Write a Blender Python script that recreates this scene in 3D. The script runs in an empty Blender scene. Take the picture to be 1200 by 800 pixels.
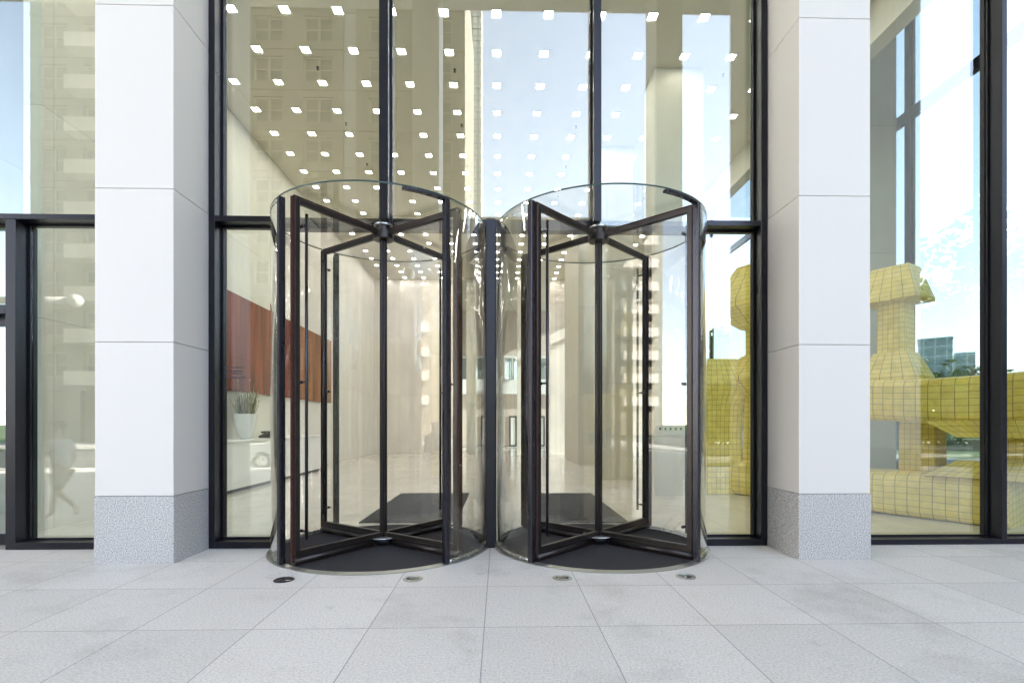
import bpy, bmesh, math, random
from mathutils import Vector, Matrix
random.seed(7)
R = math.radians
scene = bpy.context.scene
COL = scene.collection

# ------------------------------------------------------------------ helpers
class MB:
    """collects boxes, tubes and lathes into one mesh"""
    def __init__(self):
        self.v = []; self.f = []; self.m = []; self.s = []
    def add(self, vs, fs, mi=0, smooth=False):
        o = len(self.v)
        self.v += [tuple(p) for p in vs]
        for f in fs:
            self.f.append([i + o for i in f]); self.m.append(mi); self.s.append(smooth)
        return self
    def box(self, x0, x1, y0, y1, z0, z1, mi=0, M=None):
        vs = [(x, y, z) for z in (z0, z1) for y in (y0, y1) for x in (x0, x1)]
        if M is not None: vs = [M @ Vector(p) for p in vs]
        return self.add(vs, [(0, 2, 3, 1), (4, 5, 7, 6), (0, 1, 5, 4), (2, 6, 7, 3), (0, 4, 6, 2), (1, 3, 7, 5)], mi)
    def bbox(self, x0, x1, y0, y1, z0, z1, b=.004, mi=0, M=None):
        """a box with chamfered edges"""
        bm = bmesh.new()
        bmesh.ops.create_cube(bm, size=1)
        for v in bm.verts:
            v.co = Vector(((x0 + x1) / 2 + v.co.x * (x1 - x0), (y0 + y1) / 2 + v.co.y * (y1 - y0), (z0 + z1) / 2 + v.co.z * (z1 - z0)))
        bmesh.ops.bevel(bm, geom=bm.edges[:], offset=b, segments=1, affect='EDGES')
        bm.verts.index_update()
        vs = [M @ v.co if M is not None else v.co.copy() for v in bm.verts]
        fs = [[v.index for v in f.verts] for f in bm.faces]
        bm.free()
        return self.add(vs, fs, mi)
    def tube(self, a, b, r0, r1=None, n=10, mi=0, cap=True):
        r1 = r0 if r1 is None else r1
        a, b = Vector(a), Vector(b); d = (b - a).normalized()
        q = d.to_track_quat('Z', 'Y')
        vs = []
        for p, r in ((a, r0), (b, r1)):
            for i in range(n):
                t = 2 * math.pi * i / n
                vs.append(p + q @ Vector((r * math.cos(t), r * math.sin(t), 0)))
        self.add(vs, [(i, (i + 1) % n, n + (i + 1) % n, n + i) for i in range(n)], mi, True)
        if cap: self.add(vs, [tuple(range(n))[::-1], tuple(range(n, 2 * n))], mi)
        return self
    def lathe(self, prof, c=(0, 0, 0), n=24, mi=0, smooth=True, close=False):
        vs = []
        for r, z in prof:
            for i in range(n):
                t = 2 * math.pi * i / n
                vs.append((c[0] + r * math.cos(t), c[1] + r * math.sin(t), c[2] + z))
        fs = []
        k = len(prof)
        for j in range(k if close else k - 1):
            j2 = (j + 1) % k
            for i in range(n):
                fs.append((j * n + i, j * n + (i + 1) % n, j2 * n + (i + 1) % n, j2 * n + i))
        return self.add(vs, fs, mi, smooth)
    def prism(self, poly, y0, y1, mi=0, axis='y'):
        """polygon in x,z extruded along y"""
        n = len(poly)
        vs = [(x, y0, z) for x, z in poly] + [(x, y1, z) for x, z in poly]
        fs = [tuple(range(n)), tuple(range(n, 2 * n))[::-1]] + [(i, n + i, n + (i + 1) % n, (i + 1) % n) for i in range(n)]
        return self.add(vs, fs, mi)
    def arc_wall(self, r0, r1, a0, a1, z0, z1, n=28, mi=0, mi_edge=None):
        """curved slab about the origin; angles in radians from +X"""
        mi_edge = mi if mi_edge is None else mi_edge
        vs = []
        for i in range(n + 1):
            t = a0 + (a1 - a0) * i / n
            c, s = math.cos(t), math.sin(t)
            vs += [(r0 * c, r0 * s, z0), (r1 * c, r1 * s, z0), (r1 * c, r1 * s, z1), (r0 * c, r0 * s, z1)]
        side, edge = [], []
        for i in range(n):
            a, b = 4 * i, 4 * i + 4
            side += [(a + 1, b + 1, b + 2, a + 2), (a + 3, b + 3, b, a)]
            edge += [(a, b, b + 1, a + 1), (a + 2, b + 2, b + 3, a + 3)]
        self.add(vs, side, mi, True)
        self.add(vs, edge + [(0, 1, 2, 3), (4 * n + 3, 4 * n + 2, 4 * n + 1, 4 * n)], mi_edge)
        return self
    def build(self, name, mats, parent=None, loc=None):
        me = bpy.data.meshes.new(name)
        me.from_pydata(self.v, [], self.f)
        for m in (mats if isinstance(mats, (list, tuple)) else [mats]): me.materials.append(m)
        me.polygons.foreach_set('material_index', self.m)
        me.polygons.foreach_set('use_smooth', self.s)
        me.validate(); me.update()
        bm = bmesh.new(); bm.from_mesh(me)
        bmesh.ops.remove_doubles(bm, verts=bm.verts, dist=1e-6)
        bmesh.ops.recalc_face_normals(bm, faces=bm.faces)
        bm.to_mesh(me); bm.free()
        o = bpy.data.objects.new(name, me); COL.objects.link(o)
        if parent: o.parent = parent
        if loc: o.location = loc
        return o

def tag(o, label=None, cat=None, group=None, kind=None):
    if label: o['label'] = label
    if cat: o['category'] = cat
    if group: o['group'] = group
    if kind: o['kind'] = kind
    return o
def empty(name, loc=(0, 0, 0), rz=0, label=None, cat=None, group=None):
    o = bpy.data.objects.new(name, None); COL.objects.link(o)
    o.location = loc; o.rotation_euler.z = rz; o.empty_display_size = .2
    return tag(o, label, cat, group)
def struct(o): return tag(o, kind='structure')
def copy_tree(o, parent=None):
    c = o.copy(); COL.objects.link(c)
    if parent: c.parent = parent
    for ch in [x for x in COL.objects if x.parent == o]: copy_tree(ch, c)
    return c

# ------------------------------------------------------------------ materials
class NT:
    def __init__(self, name):
        self.mat = bpy.data.materials.new(name); self.mat.use_nodes = True
        self.t = self.mat.node_tree; self.t.nodes.clear()
        self.out = self.n('ShaderNodeOutputMaterial')
    def n(self, kind, **kw):
        x = self.t.nodes.new(kind)
        for k, v in kw.items():
            if k in x.inputs: x.inputs[k].default_value = v
            else: setattr(x, k, v)
        return x
    def l(self, a, b): self.t.links.new(a, b)
    def math(self, op, a, b=None):
        x = self.n('ShaderNodeMath', operation=op)
        for i, s in enumerate((a, b)):
            if s is None: continue
            if isinstance(s, (int, float)): x.inputs[i].default_value = s
            else: self.l(s, x.inputs[i])
        return x.outputs[0]
    def mixc(self, fac, a, b, mode='MIX'):
        x = self.n('ShaderNodeMix', data_type='RGBA', blend_type=mode)
        for i, s in ((0, fac), (6, a), (7, b)):
            if isinstance(s, (int, float)): x.inputs[i].default_value = s
            elif isinstance(s, tuple): x.inputs[i].default_value = s + (1,) if len(s) == 3 else s
            else: self.l(s, x.inputs[i])
        return x.outputs[2]
    def coord(self, kind='Object', scale=(1, 1, 1), loc=(0, 0, 0)):
        c = self.n('ShaderNodeTexCoord'); m = self.n('ShaderNodeMapping')
        m.inputs['Scale'].default_value = scale; m.inputs['Location'].default_value = loc
        self.l(c.outputs[kind], m.inputs['Vector']); return m.outputs[0]
    def noise(self, vec, scale, detail=4, rough=.55):
        x = self.n('ShaderNodeTexNoise'); x.inputs['Scale'].default_value = scale
        x.inputs['Detail'].default_value = detail; x.inputs['Roughness'].default_value = rough
        self.l(vec, x.inputs['Vector']); return x.outputs['Fac']
    def ramp(self, fac, stops):
        x = self.n('ShaderNodeValToRGB'); e = x.color_ramp.elements
        while len(e) < len(stops): e.new(.5)
        for i, (p, c) in enumerate(stops):
            e[i].position = p; e[i].color = (c, c, c, 1) if isinstance(c, (int, float)) else tuple(c) + (1,)
        self.l(fac, x.inputs[0]); return x.outputs[0]
    def bsdf(self, col, rough=.5, metal=0, spec=.5, bump=None, bstr=.1, bdist=.01, emit=None):
        b = self.n('ShaderNodeBsdfPrincipled')
        for k, s in (('Base Color', col), ('Roughness', rough), ('Metallic', metal), ('Specular IOR Level', spec)):
            if isinstance(s, (int, float)): b.inputs[k].default_value = s
            elif isinstance(s, tuple): b.inputs[k].default_value = s + (1,)
            else: self.l(s, b.inputs[k])
        if bump is not None:
            x = self.n('ShaderNodeBump'); x.inputs['Strength'].default_value = bstr; x.inputs['Distance'].default_value = bdist
            self.l(bump, x.inputs['Height']); self.l(x.outputs[0], b.inputs['Normal'])
        self.l(b.outputs[0], self.out.inputs[0]); return self.mat

def plain(name, col, rough=.5, metal=0, var=.08, scale=3., bstr=.05, bscale=60, spec=.5, stretch=(1, 1, 1)):
    t = NT(name); v = t.coord(scale=stretch)
    n1 = t.noise(v, scale)
    c = t.mixc(n1, tuple(x * (1 - var) for x in col), tuple(min(1, x * (1 + var)) for x in col))
    n2 = t.noise(v, bscale, 3)
    r = t.math('ADD', t.math('MULTIPLY', n1, .12), rough - .06)
    return t.bsdf(c, r, metal, spec, n2, bstr, .004)

def glass(name, f0, tint, power=5):
    """thin clear sheet: Schlick mirror over a tinted see-through"""
    t = NT(name)
    g = t.n('ShaderNodeNewGeometry')
    d = t.n('ShaderNodeVectorMath', operation='DOT_PRODUCT')
    t.l(g.outputs['Incoming'], d.inputs[0]); t.l(g.outputs['Normal'], d.inputs[1])
    c = t.math('ABSOLUTE', d.outputs['Value'])
    p = t.math('POWER', t.math('SUBTRACT', 1., c), power)
    F = t.math('ADD', t.math('MULTIPLY', p, 1 - f0), f0)
    tr = t.n('ShaderNodeBsdfTransparent'); tr.inputs[0].default_value = tint + (1,)
    gl = t.n('ShaderNodeBsdfGlossy'); gl.inputs['Roughness'].default_value = 0.0
    gl.inputs[0].default_value = (1, 1, 1, 1)
    m = t.n('ShaderNodeMixShader'); t.l(F, m.inputs[0]); t.l(tr.outputs[0], m.inputs[1]); t.l(gl.outputs[0], m.inputs[2])
    t.l(m.outputs[0], t.out.inputs[0])
    return t.mat

def emitter(name, col, s):
    t = NT(name); e = t.n('ShaderNodeEmission'); e.inputs[0].default_value = col + (1,); e.inputs[1].default_value = s
    t.l(e.outputs[0], t.out.inputs[0]); return t.mat

def granite(name, base, contrast, scale=70):
    t = NT(name); v = t.coord()
    n = t.noise(v, scale, 3, .75); n2 = t.noise(v, 1.3, 5)
    k = t.ramp(n, [(.32, base * (1 - contrast)), (.5, base), (.66, min(.9, base * (1 + contrast * .8)))])
    c = t.mixc(n2, (.93, .895, .88), (1.06, 1.02, 1.0))
    return t.bsdf(t.mixc(1., k, c, 'MULTIPLY'), .62, 0, .4, n, .08, .003)

T0, TW, R0, RW = -.1138, .851, 4.7673, .9569
def paving():
    t = NT('granite_paving')
    v = t.coord()
    mp = t.coord(loc=(-T0 + 400 * TW, -R0 + 400 * RW, 0))
    b = t.n('ShaderNodeTexBrick', offset=0., squash=1.)
    b.inputs['Scale'].default_value = 1; b.inputs['Mortar Size'].default_value = .0042; b.inputs['Mortar Smooth'].default_value = .3
    b.inputs['Bias'].default_value = 0; b.inputs['Brick Width'].default_value = TW; b.inputs['Row Height'].default_value = RW
    b.inputs['Color1'].default_value = (.90, .868, .835, 1); b.inputs['Color2'].default_value = (1.0, .965, .93, 1); b.inputs['Mortar'].default_value = (.46, .45, .46, 1)
    t.l(mp, b.inputs['Vector'])
    sp = t.noise(v, 60, 4, .85); st = t.noise(v, .8, 7, .65); st2 = t.noise(v, 3.4, 6, .72)
    k = t.ramp(sp, [(.30, .34), (.43, .64), (.54, .74), (.72, .93)])
    stain = t.ramp(st, [(.30, (.78, .77, .75)), (.48, (1., 1., 1.)), (.58, (1., .99, .98)), (.74, (.93, .91, .86))])
    spots = t.ramp(st2, [(.26, (.70, .69, .68)), (.36, (.95, .95, .95)), (.42, (1, 1, 1))])
    c = t.mixc(1., t.mixc(1., k, stain, 'MULTIPLY'), spots, 'MULTIPLY')
    c = t.mixc(1., c, b.outputs['Color'], 'MULTIPLY')
    h = t.math('SUBTRACT', t.math('MULTIPLY', sp, .12), b.outputs['Fac'])
    return t.bsdf(c, .58, 0, .4, h, .35, .004)

def lobby_floor():
    t = NT('polished_lobby_stone'); v = t.coord()
    b = t.n('ShaderNodeTexBrick', offset=0., squash=1.)
    b.inputs['Scale'].default_value = 1; b.inputs['Mortar Size'].default_value = .003; b.inputs['Brick Width'].default_value = 1.2; b.inputs['Row Height'].default_value = .8
    b.inputs['Color1'].default_value = (.68, .65, .59, 1); b.inputs['Color2'].default_value = (.72, .69, .63, 1); b.inputs['Mortar'].default_value = (.40, .36, .30, 1)
    t.l(t.coord(loc=(60.3, 80.2, 0)), b.inputs['Vector'])
    n = t.noise(v, 2.2, 6)
    c = t.mixc(1., b.outputs['Color'], t.ramp(n, [(.3, .9), (.7, 1.05)]), 'MULTIPLY')
    return t.bsdf(c, t.math('ADD', t.math('MULTIPLY', n, .08), .07), 0, .55, t.noise(v, 3, 2), .015, .01)

def joints(name, col, w, h, rough=.6, joint=.55, off=0., mort=.004, loc=(0, 0, 0), var=.05, plane='XZ', spec=.4):
    """panelled wall: upright faces, joint grid w x h"""
    t = NT(name)
    tc = t.n('ShaderNodeTexCoord'); sep = t.n('ShaderNodeSeparateXYZ'); t.l(tc.outputs['Object'], sep.inputs[0])
    cmb = t.n('ShaderNodeCombineXYZ')
    ax = t.math('ADD', sep.outputs[0], sep.outputs[1]) if plane == 'XY' else sep.outputs['XYZ'.index(plane[0])]
    t.l(t.math('ADD', ax, 50 + loc[0]), cmb.inputs[0]); t.l(t.math('ADD', sep.outputs[2], loc[2]), cmb.inputs[1])
    b = t.n('ShaderNodeTexBrick', offset=off, squash=1.)
    b.inputs['Scale'].default_value = 1; b.inputs['Mortar Size'].default_value = mort; b.inputs['Brick Width'].default_value = w; b.inputs['Row Height'].default_value = h
    b.inputs['Color1'].default_value = tuple(x * (1 - var) for x in col) + (1,); b.inputs['Color2'].default_value = tuple(x * (1 + var) for x in col) + (1,)
    b.inputs['Mortar'].default_value = tuple(x * joint for x in col) + (1,)
    t.l(cmb.outputs[0], b.inputs['Vector'])
    n = t.noise(t.coord(scale=(1, 1, .35)), 2.5, 5)
    c = t.mixc(1., b.outputs['Color'], t.ramp(n, [(.3, .93), (.7, 1.05)]), 'MULTIPLY')
    return t.bsdf(c, rough, 0, spec, t.math('SUBTRACT', 1., b.outputs['Fac']), .2, .004)

def wood_art(name, c0, c1):
    t = NT(name); v = t.coord(scale=(1, 3.2, .22)); v2 = t.coord(scale=(1, 2.2, .25))
    n = t.noise(v, 1.6, 8, .7); n2 = t.noise(v2, 1., 2); sp = t.noise(t.coord(), 34, 3, .8)
    c = t.mixc(t.ramp(n, [(.3, 0.), (.7, 1.)]), c0, c1)
    c = t.mixc(1., c, t.ramp(n2, [(.35, (.62, .55, .5)), (.65, (1.25, 1.1, 1.0))]), 'MULTIPLY')
    c = t.mixc(1., c, t.ramp(sp, [(.35, .72), (.6, 1.08)]), 'MULTIPLY')
    return t.bsdf(c, .7, 0, .3, sp, .5, .02)

def gold_tile():
    t = NT('gold_mesh_tile')
    uv = t.n('ShaderNodeUVMap'); b = t.n('ShaderNodeTexBrick', offset=0., squash=1.)
    b.inputs['Scale'].default_value = 1; b.inputs['Mortar Size'].default_value = .04; b.inputs['Mortar Smooth'].default_value = .3; b.inputs['Brick Width'].default_value = 1.; b.inputs['Row Height'].default_value = 1.
    b.inputs['Color1'].default_value = (.86, .67, .13, 1); b.inputs['Color2'].default_value = (.92, .75, .20, 1); b.inputs['Mortar'].default_value = (.36, .26, .05, 1)
    t.l(uv.outputs[0], b.inputs['Vector'])
    n = t.noise(t.coord(), 6, 3)
    c = t.mixc(1., b.outputs['Color'], t.ramp(n, [(.3, .88), (.7, 1.1)]), 'MULTIPLY')
    return t.bsdf(c, .36, .0, .5, t.math('SUBTRACT', 1., b.outputs['Fac']), .5, .006)

def foliage(name, a, b):
    t = NT(name); g = t.n('ShaderNodeNewGeometry')
    c = t.mixc(g.outputs['Random Per Island'], a, b)
    d = t.n('ShaderNodeBsdfPrincipled'); t.l(c, d.inputs['Base Color']); d.inputs['Roughness'].default_value = .6
    tl = t.n('ShaderNodeBsdfTranslucent'); t.l(c, tl.inputs[0])
    m = t.n('ShaderNodeMixShader'); m.inputs[0].default_value = .35
    t.l(d.outputs[0], m.inputs[1]); t.l(tl.outputs[0], m.inputs[2]); t.l(m.outputs[0], t.out.inputs[0]); return t.mat

M = {}
M['white'] = plain('white_cladding', (.715, .675, .64), .55, var=.035, scale=.9, bstr=.02, bscale=9, stretch=(1, 1, .3), spec=.35)
M['joint'] = plain('joint_sealant', (.16, .16, .17), .8)
M['granite'] = granite('grey_granite_base', .48, .8, 85)
M['paving'] = paving()
M['frame'] = plain('black_bronze_aluminium', (.018, .018, .024), .30, .55, var=.2, scale=2, bstr=.01)
M['post'] = plain('dark_bronze_post', (.045, .043, .052), .28, .75, var=.15, scale=4, bstr=.01, stretch=(6, 6, .5))
M['bronze'] = plain('worn_bronze_rail', (.04, .032, .03), .32, .6, var=.3, scale=9, bstr=.02, stretch=(3, 3, 1))
M['brush'] = plain('brown_brush_pile', (.05, .022, .017), .95, 0, var=.6, scale=70, bstr=.8, bscale=140, spec=.1)
M['steel'] = plain('brushed_steel', (.52, .52, .50), .28, .9, var=.08, scale=12)
M['ring'] = plain('floor_ring_steel', (.40, .41, .38), .35, .8, var=.12, scale=8)
M['mat'] = plain('black_entrance_mat', (.04, .038, .043), .9, 0, var=.3, scale=1.4, bstr=.5, bscale=190, spec=.2)
M['rug'] = plain('charcoal_door_mat', (.042, .043, .046), .85, 0, var=.35, scale=1.2, bstr=.5, bscale=150, spec=.3)
M['glass'] = glass('facade_glass', .115, (.95, .974, .935))
M['tinted'] = glass('tinted_glass', .11, (.52, .57, .60))
M['clear'] = glass('clear_curved_glass', .03, (.98, .982, .975))
M['leafglass'] = glass('door_glass', .05, (.98, .98, .972))
M['edge'] = plain('glass_edge', (.05, .085, .08), .15, .2)
M['floor'] = lobby_floor()
M['ceil'] = plain('lobby_ceiling_paint', (.64, .60, .49), .75, var=.03, scale=.4)
M['wall'] = joints('beige_wall_panels', (.74, .69, .625), 1.15, 3.0, plane='XZ')
M['sidewall'] = joints('pale_side_wall', (.72, .70, .64), 2.4, 3.0, plane='YZ')
M['greenwall'] = joints('pale_green_wall', (.42, .48, .35), 2.4, 3.0, plane='YZ')
M['pillar_in'] = joints('pale_inner_stone', (.58, .57, .49), 5, 3.2, plane='XZ', loc=(2.1, 0, .6))
M['art'] = wood_art('rust_red_weave', (.075, .02, .012), (.33, .085, .035))
M['art2'] = wood_art('tan_weave', (.20, .085, .035), (.42, .24, .12))
M['gold'] = gold_tile()
M['whitepaint'] = plain('white_paint', (.78, .78, .76), .35, var=.02)
M['lamp'] = emitter('downlight_glow', (1., .96, .90), 6.6)
M['lampglow'] = emitter('downlight_core', (1., .97, .92), 12.)
M['lampgrey'] = plain('grey_lamp_paint', (.42, .43, .42), .45)
M['hallstone'] = joints('pinkish_hall_stone', (.58, .50, .43), .9, 3.0, plane='XZ')
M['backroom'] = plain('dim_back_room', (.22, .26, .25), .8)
M['black'] = plain('black_plastic', (.02, .02, .022), .4)
M['asphalt'] = plain('asphalt', (.055, .055, .058), .85, var=.2, scale=.6, bstr=.4, bscale=80)
M['concrete'] = plain('concrete_walk', (.36, .35, .33), .8, var=.1, scale=.5)
M['line'] = plain('road_paint', (.75, .75, .72), .7)
M['lawn'] = plain('lawn_grass', (.075, .12, .03), .9, var=.45, scale=.35, bstr=.6, bscale=30)
M['leafA'] = foliage('green_leaves', (.035, .075, .014), (.11, .17, .035))
M['leafB'] = foliage('yellow_green_leaves', (.06, .10, .02), (.16, .20, .045))
M['bark'] = plain('bark', (.10, .075, .055), .9, var=.3, scale=8, bstr=.6, bscale=30)
M['limestone'] = joints('tan_limestone', (.225, .205, .165), 2.0, 1.2, off=.5, plane='XZ', joint=.8)
M['limestone2'] = joints('brown_stone', (.195, .18, .14), 2.4, 1.8, off=.5, plane='XZ', joint=.8)
M['darkwin'] = plain('dark_window_glass', (.03, .04, .045), .06, 0, var=.3, scale=.3, bstr=0, spec=.8)
M['towerwall'] = joints('ribbed_tower', (.66, .63, .58), 1.6, 3.2, plane='XZ', joint=.45, mort=.35)
M['winframe'] = plain('stone_window_frame', (.34, .31, .25), .7)
M['concwhite'] = plain('pale_concrete', (.58, .56, .52), .8, var=.05)
M['bluewin'] = joints('blue_curtain_wall', (.46, .54, .58), 1.6, 1.7, plane='XY', joint=1.9, mort=.09, rough=.15, spec=.8)
M['car'] = plain('white_car_paint', (.75, .75, .75), .18, var=.01, bstr=0)
M['tyre'] = plain('tyre_rubber', (.02, .02, .02), .85)
M['skin'] = plain('skin', (.42, .26, .18), .6)
M['shirt'] = plain('pale_blue_shirt', (.50, .54, .60), .85, bstr=.3, bscale=12)
M['shorts'] = plain('khaki_shorts', (.30, .26, .17), .9)
M['hair'] = plain('dark_hair', (.03, .02, .015), .6)
M['stalk'] = plain('dried_stalk', (.30, .24, .11), .8, var=.4, scale=20)
M['leafpale'] = plain('pale_green_blade', (.34, .40, .24), .7, var=.3, scale=9)
M['leafdark'] = plain('dark_blade', (.07, .09, .04), .7, var=.3, scale=9)
M['pot'] = plain('white_ceramic', (.80, .81, .80), .22, var=.02, bstr=0)
M['lens'] = plain('uplight_lens', (.06, .065, .06), .12, 0, var=.3, scale=20)
M['ink'] = plain('grey_vinyl', (.10, .09, .11), .7)
M['soffit'] = plain('portico_soffit', (.80, .77, .71), .7, var=.04)

# ------------------------------------------------------------------ camera, light, world
F = 602.5
cam = bpy.data.cameras.new('camera'); co = bpy.data.objects.new('camera', cam); COL.objects.link(co)
co.location = (0, 0, 1.5); co.rotation_euler = (R(90), 0, -math.atan(14.5 / F))
cam.sensor_width = 36; cam.lens = F / 1200 * 36; cam.shift_y = 97 / 1200; cam.clip_start = .05; cam.clip_end = 3000
scene.camera = co

SUN_EL = R(25.5); sd = Vector((.97 * math.cos(SUN_EL), -.243 * math.cos(SUN_EL), math.sin(SUN_EL)))
sl = bpy.data.lights.new('sun', 'SUN'); sl.energy = 4.8; sl.angle = R(.5); sl.color = (1, .93, .82)
so = bpy.data.objects.new('sun', sl); COL.objects.link(so); so.location = (40, -10, 60)
so.rotation_euler = sd.to_track_quat('Z', 'Y').to_euler()
w = bpy.data.worlds.new('World'); scene.world = w; w.use_nodes = True
nt = w.node_tree; bg = nt.nodes['Background']
sky = nt.nodes.new('ShaderNodeTexSky'); sky.sky_type = 'NISHITA'; sky.sun_disc = False
sky.sun_elevation = SUN_EL; sky.sun_rotation = math.atan2(sd.x, sd.y); sky.air_density = .9; sky.dust_density = .15; sky.ozone_density = 1.0
hs = nt.nodes.new('ShaderNodeHueSaturation'); hs.inputs['Saturation'].default_value = .63
nt.links.new(sky.outputs[0], hs.inputs['Color']); nt.links.new(hs.outputs[0], bg.inputs[0]); bg.inputs[1].default_value = .15
vs = scene.view_settings; scene.display_settings.display_device = 'sRGB'
vs.view_transform = 'Standard'; vs.look = 'None'; vs.exposure = 3.18; vs.gamma = 1; vs.use_curve_mapping = False
cy = scene.cycles
cy.max_bounces = 12; cy.diffuse_bounces = 5; cy.glossy_bounces = 6; cy.transmission_bounces = 8; cy.transparent_max_bounces = 40
cy.caustics_reflective = False; cy.caustics_refractive = False; cy.sample_clamp_indirect = 6
cy.use_denoising = True
try: cy.denoiser = 'OPENIMAGEDENOISE'
except Exception: pass

YF, YG = 6.29, 6.5          # frame face, glass plane
ZT = 15.7                   # portico soffit
# ------------------------------------------------------------------ ground
struct(MB().box(-900, 900, -900, 900, -.5, -.17).build('ground', M['lawn']))
struct(MB().box(-90, 16, -4.9, 6.3, -.4, 0).build('pavement', M['paving']))
struct(MB().box(-90, 16, -5.08, -4.9, -.4, .0).build('kerb', M['granite']))
struct(MB().box(-300, 300, -19, -5.08, -.4, -.13).build('road', M['asphalt']))
rl = MB()
for i in range(40): rl.box(-150 + i * 8, -147 + i * 8, -12.1, -11.95, -.13, -.126)
struct(rl.build('road_marking', M['line']))
struct(MB().box(-90, 90, -30, -19, -.4, 0).build('far_pavement', M['concrete']))
struct(MB().box(16, 20, -4.9, 120, -.4, 0).build('path', M['concrete']))
struct(MB().box(-60, 10.35, 6.3, 30, -.4, .002).build('floor', M['floor']))
struct(MB().box(20, 400, 6.5, 500, -.16, -.10).build('lawn', M['lawn']))

# ------------------------------------------------------------------ facade pillars
ZJ = [.727, 2.386, 4.041, 6.018, 7.9, 9.8, 11.7, 13.6, ZT]
def pillar(x0, x1, y0, y1, label, group='white stone pillars of the facade', gran=True):
    t = empty('stone_pillar', ((x0 + x1) / 2, y0, 0), 0, label, 'pillar', group)
    ox, oy = (x0 + x1) / 2, y0
    g = .005
    b = MB().bbox(x0 - ox, x1 - ox, 0, y1 - oy, 0, ZJ[0] - g / 2, .003); b.build('granite_base', M['granite'], t)
    s = MB()
    e = .006
    for a, c in zip(ZJ[:-1], ZJ[1:]):
        s.bbox(x0 - ox + e, x1 - ox - e, e, y1 - oy - e, a + g / 2, c - g / 2, .004)
    s.box(x0 - ox + .022, x1 - ox - .022, .022, y1 - oy - .022, ZJ[0] - .05, ZT - .01, 1)
    s.build('cladding', [M['white'], M['joint']], t)
    return t
pillar(-4.362, -3.515, 5.633, 6.62, 'white clad stone pillar with granite base, left of the revolving doors')
pillar(3.322, 4.14, 5.633, 6.62, 'white clad stone pillar with granite base, right of the revolving doors')
pillar(-12.05, -11.2, 5.633, 6.62, 'white facade pillar past the left side door, outside the picture')
pillar(10.99, 11.84, 5.633, 6.62, 'white facade pillar at the right building corner')
for i, xc in enumerate((-17.65, -9.98, -2.31, 5.36, 13.03)):
    pillar(xc - .42, xc + .42, -4.3, -3.1, ['outer portico column behind the street lamp', 'outer portico column beside the parked white car', 'outer portico column mirrored in the glass over the left door', 'outer portico column mirrored in the glass over the right door', 'outer portico column mirrored in the right hand bay'][i], 'outer columns of the portico')

# ------------------------------------------------------------------ glass facade
def bay(label, name='glass_facade'):
    return empty(name, (0, YG, 0), 0, label, 'glass wall')
def upright(t, x0, x1, z0, z1, y0=YF, y1=6.6, name='mullion'):
    m = MB(); w_ = x1 - x0
    m.bbox(x0, x1, y0 - YG, y0 - YG + .07, z0, z1, .004)
    m.box(x0 + min(.012, w_ * .15), x1 - min(.012, w_ * .15), y0 - YG + .07, y1 - YG, z0, z1)
    m.box(x0 - .014, x1 + .014, -.03, -.012, z0, z1); m.box(x0 - .014, x1 + .014, .012, .03, z0, z1)
    return m.build(name, M['frame'], t)
def rail(t, x0, x1, z0, z1, y0=YF, y1=6.6, name='transom'):
    m = MB(); h_ = z1 - z0
    m.bbox(x0, x1, y0 - YG, y0 - YG + .06, z0, z1, .004)
    m.box(x0, x1, y0 - YG + .06, y1 - YG, z0 + .006, z1 - .006)
    m.box(x0, x1, -.032, -.013, z0 - .018, z1 + .018)
    return m.build(name, M['frame'], t)
def pane(t, x0, x1, z0, z1, mat='glass', name='glass_pane', y=0.):
    return MB().box(x0, x1, y - .011, y + .011, z0, z1).build(name, M[mat], t)
ZB, ZTR0, ZTR1, ZH = .085, 3.955, 4.02, 9.3

c = bay('dark framed glass wall around the two revolving doors')
upright(c, -3.513, -3.44, 0, ZH); upright(c, 3.24, 3.318, 0, ZH)
upright(c, -1.468, -1.358, 4.0, ZH); upright(c, 1.158, 1.252, 4.0, ZH)
upright(c, -.165, -.052, 0, 4.0, y0=6.25, y1=6.75)
upright(c, -2.80, -2.765, ZB, 3.95, y0=6.46, y1=6.54); upright(c, 2.56, 2.595, ZB, 3.95, y0=6.46, y1=6.54)
rail(c, -3.44, -2.765, ZTR0, ZTR1); rail(c, 2.56, 3.24, ZTR0, ZTR1)
MB().bbox(-2.765, 2.56, .07, .20, 3.975, 4.115, .004).build('transom', M['frame'], c)
rail(c, -3.44, -2.765, 0, ZB, name='base_rail'); rail(c, 2.56, 3.24, 0, ZB, name='base_rail')
rail(c, -3.44, 3.24, ZH - .1, ZH, name='head_rail')
lp = pane(c, -3.44, -2.80, ZB, ZTR0); pane(c, 2.595, 3.24, ZB, ZTR0)
pane(c, -3.44, -1.468, ZTR1, ZH - .1); pane(c, -1.358, 1.158, 4.115, ZH - .1); pane(c, 1.252, 3.24, ZTR1, ZH - .1)
# faint vinyl lettering on the left pane: four short lines, too small to read
rnd = random.Random(3)
for k, (z, wmax) in enumerate(((2.20, .24), (2.155, .22), (2.125, .19), (2.075, .25))):
    lt = MB(); x = -3.43
    while x < -3.43 + wmax:
        wl = rnd.uniform(.006, .014)
        lt.box(x, x + wl, -.0145, -.0125, z, z + rnd.choice((.012, .016, .018)))
        x += wl + rnd.choice((.004, .005, .004, .014))
    lt.build('lettering', M['ink'], lp)

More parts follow.
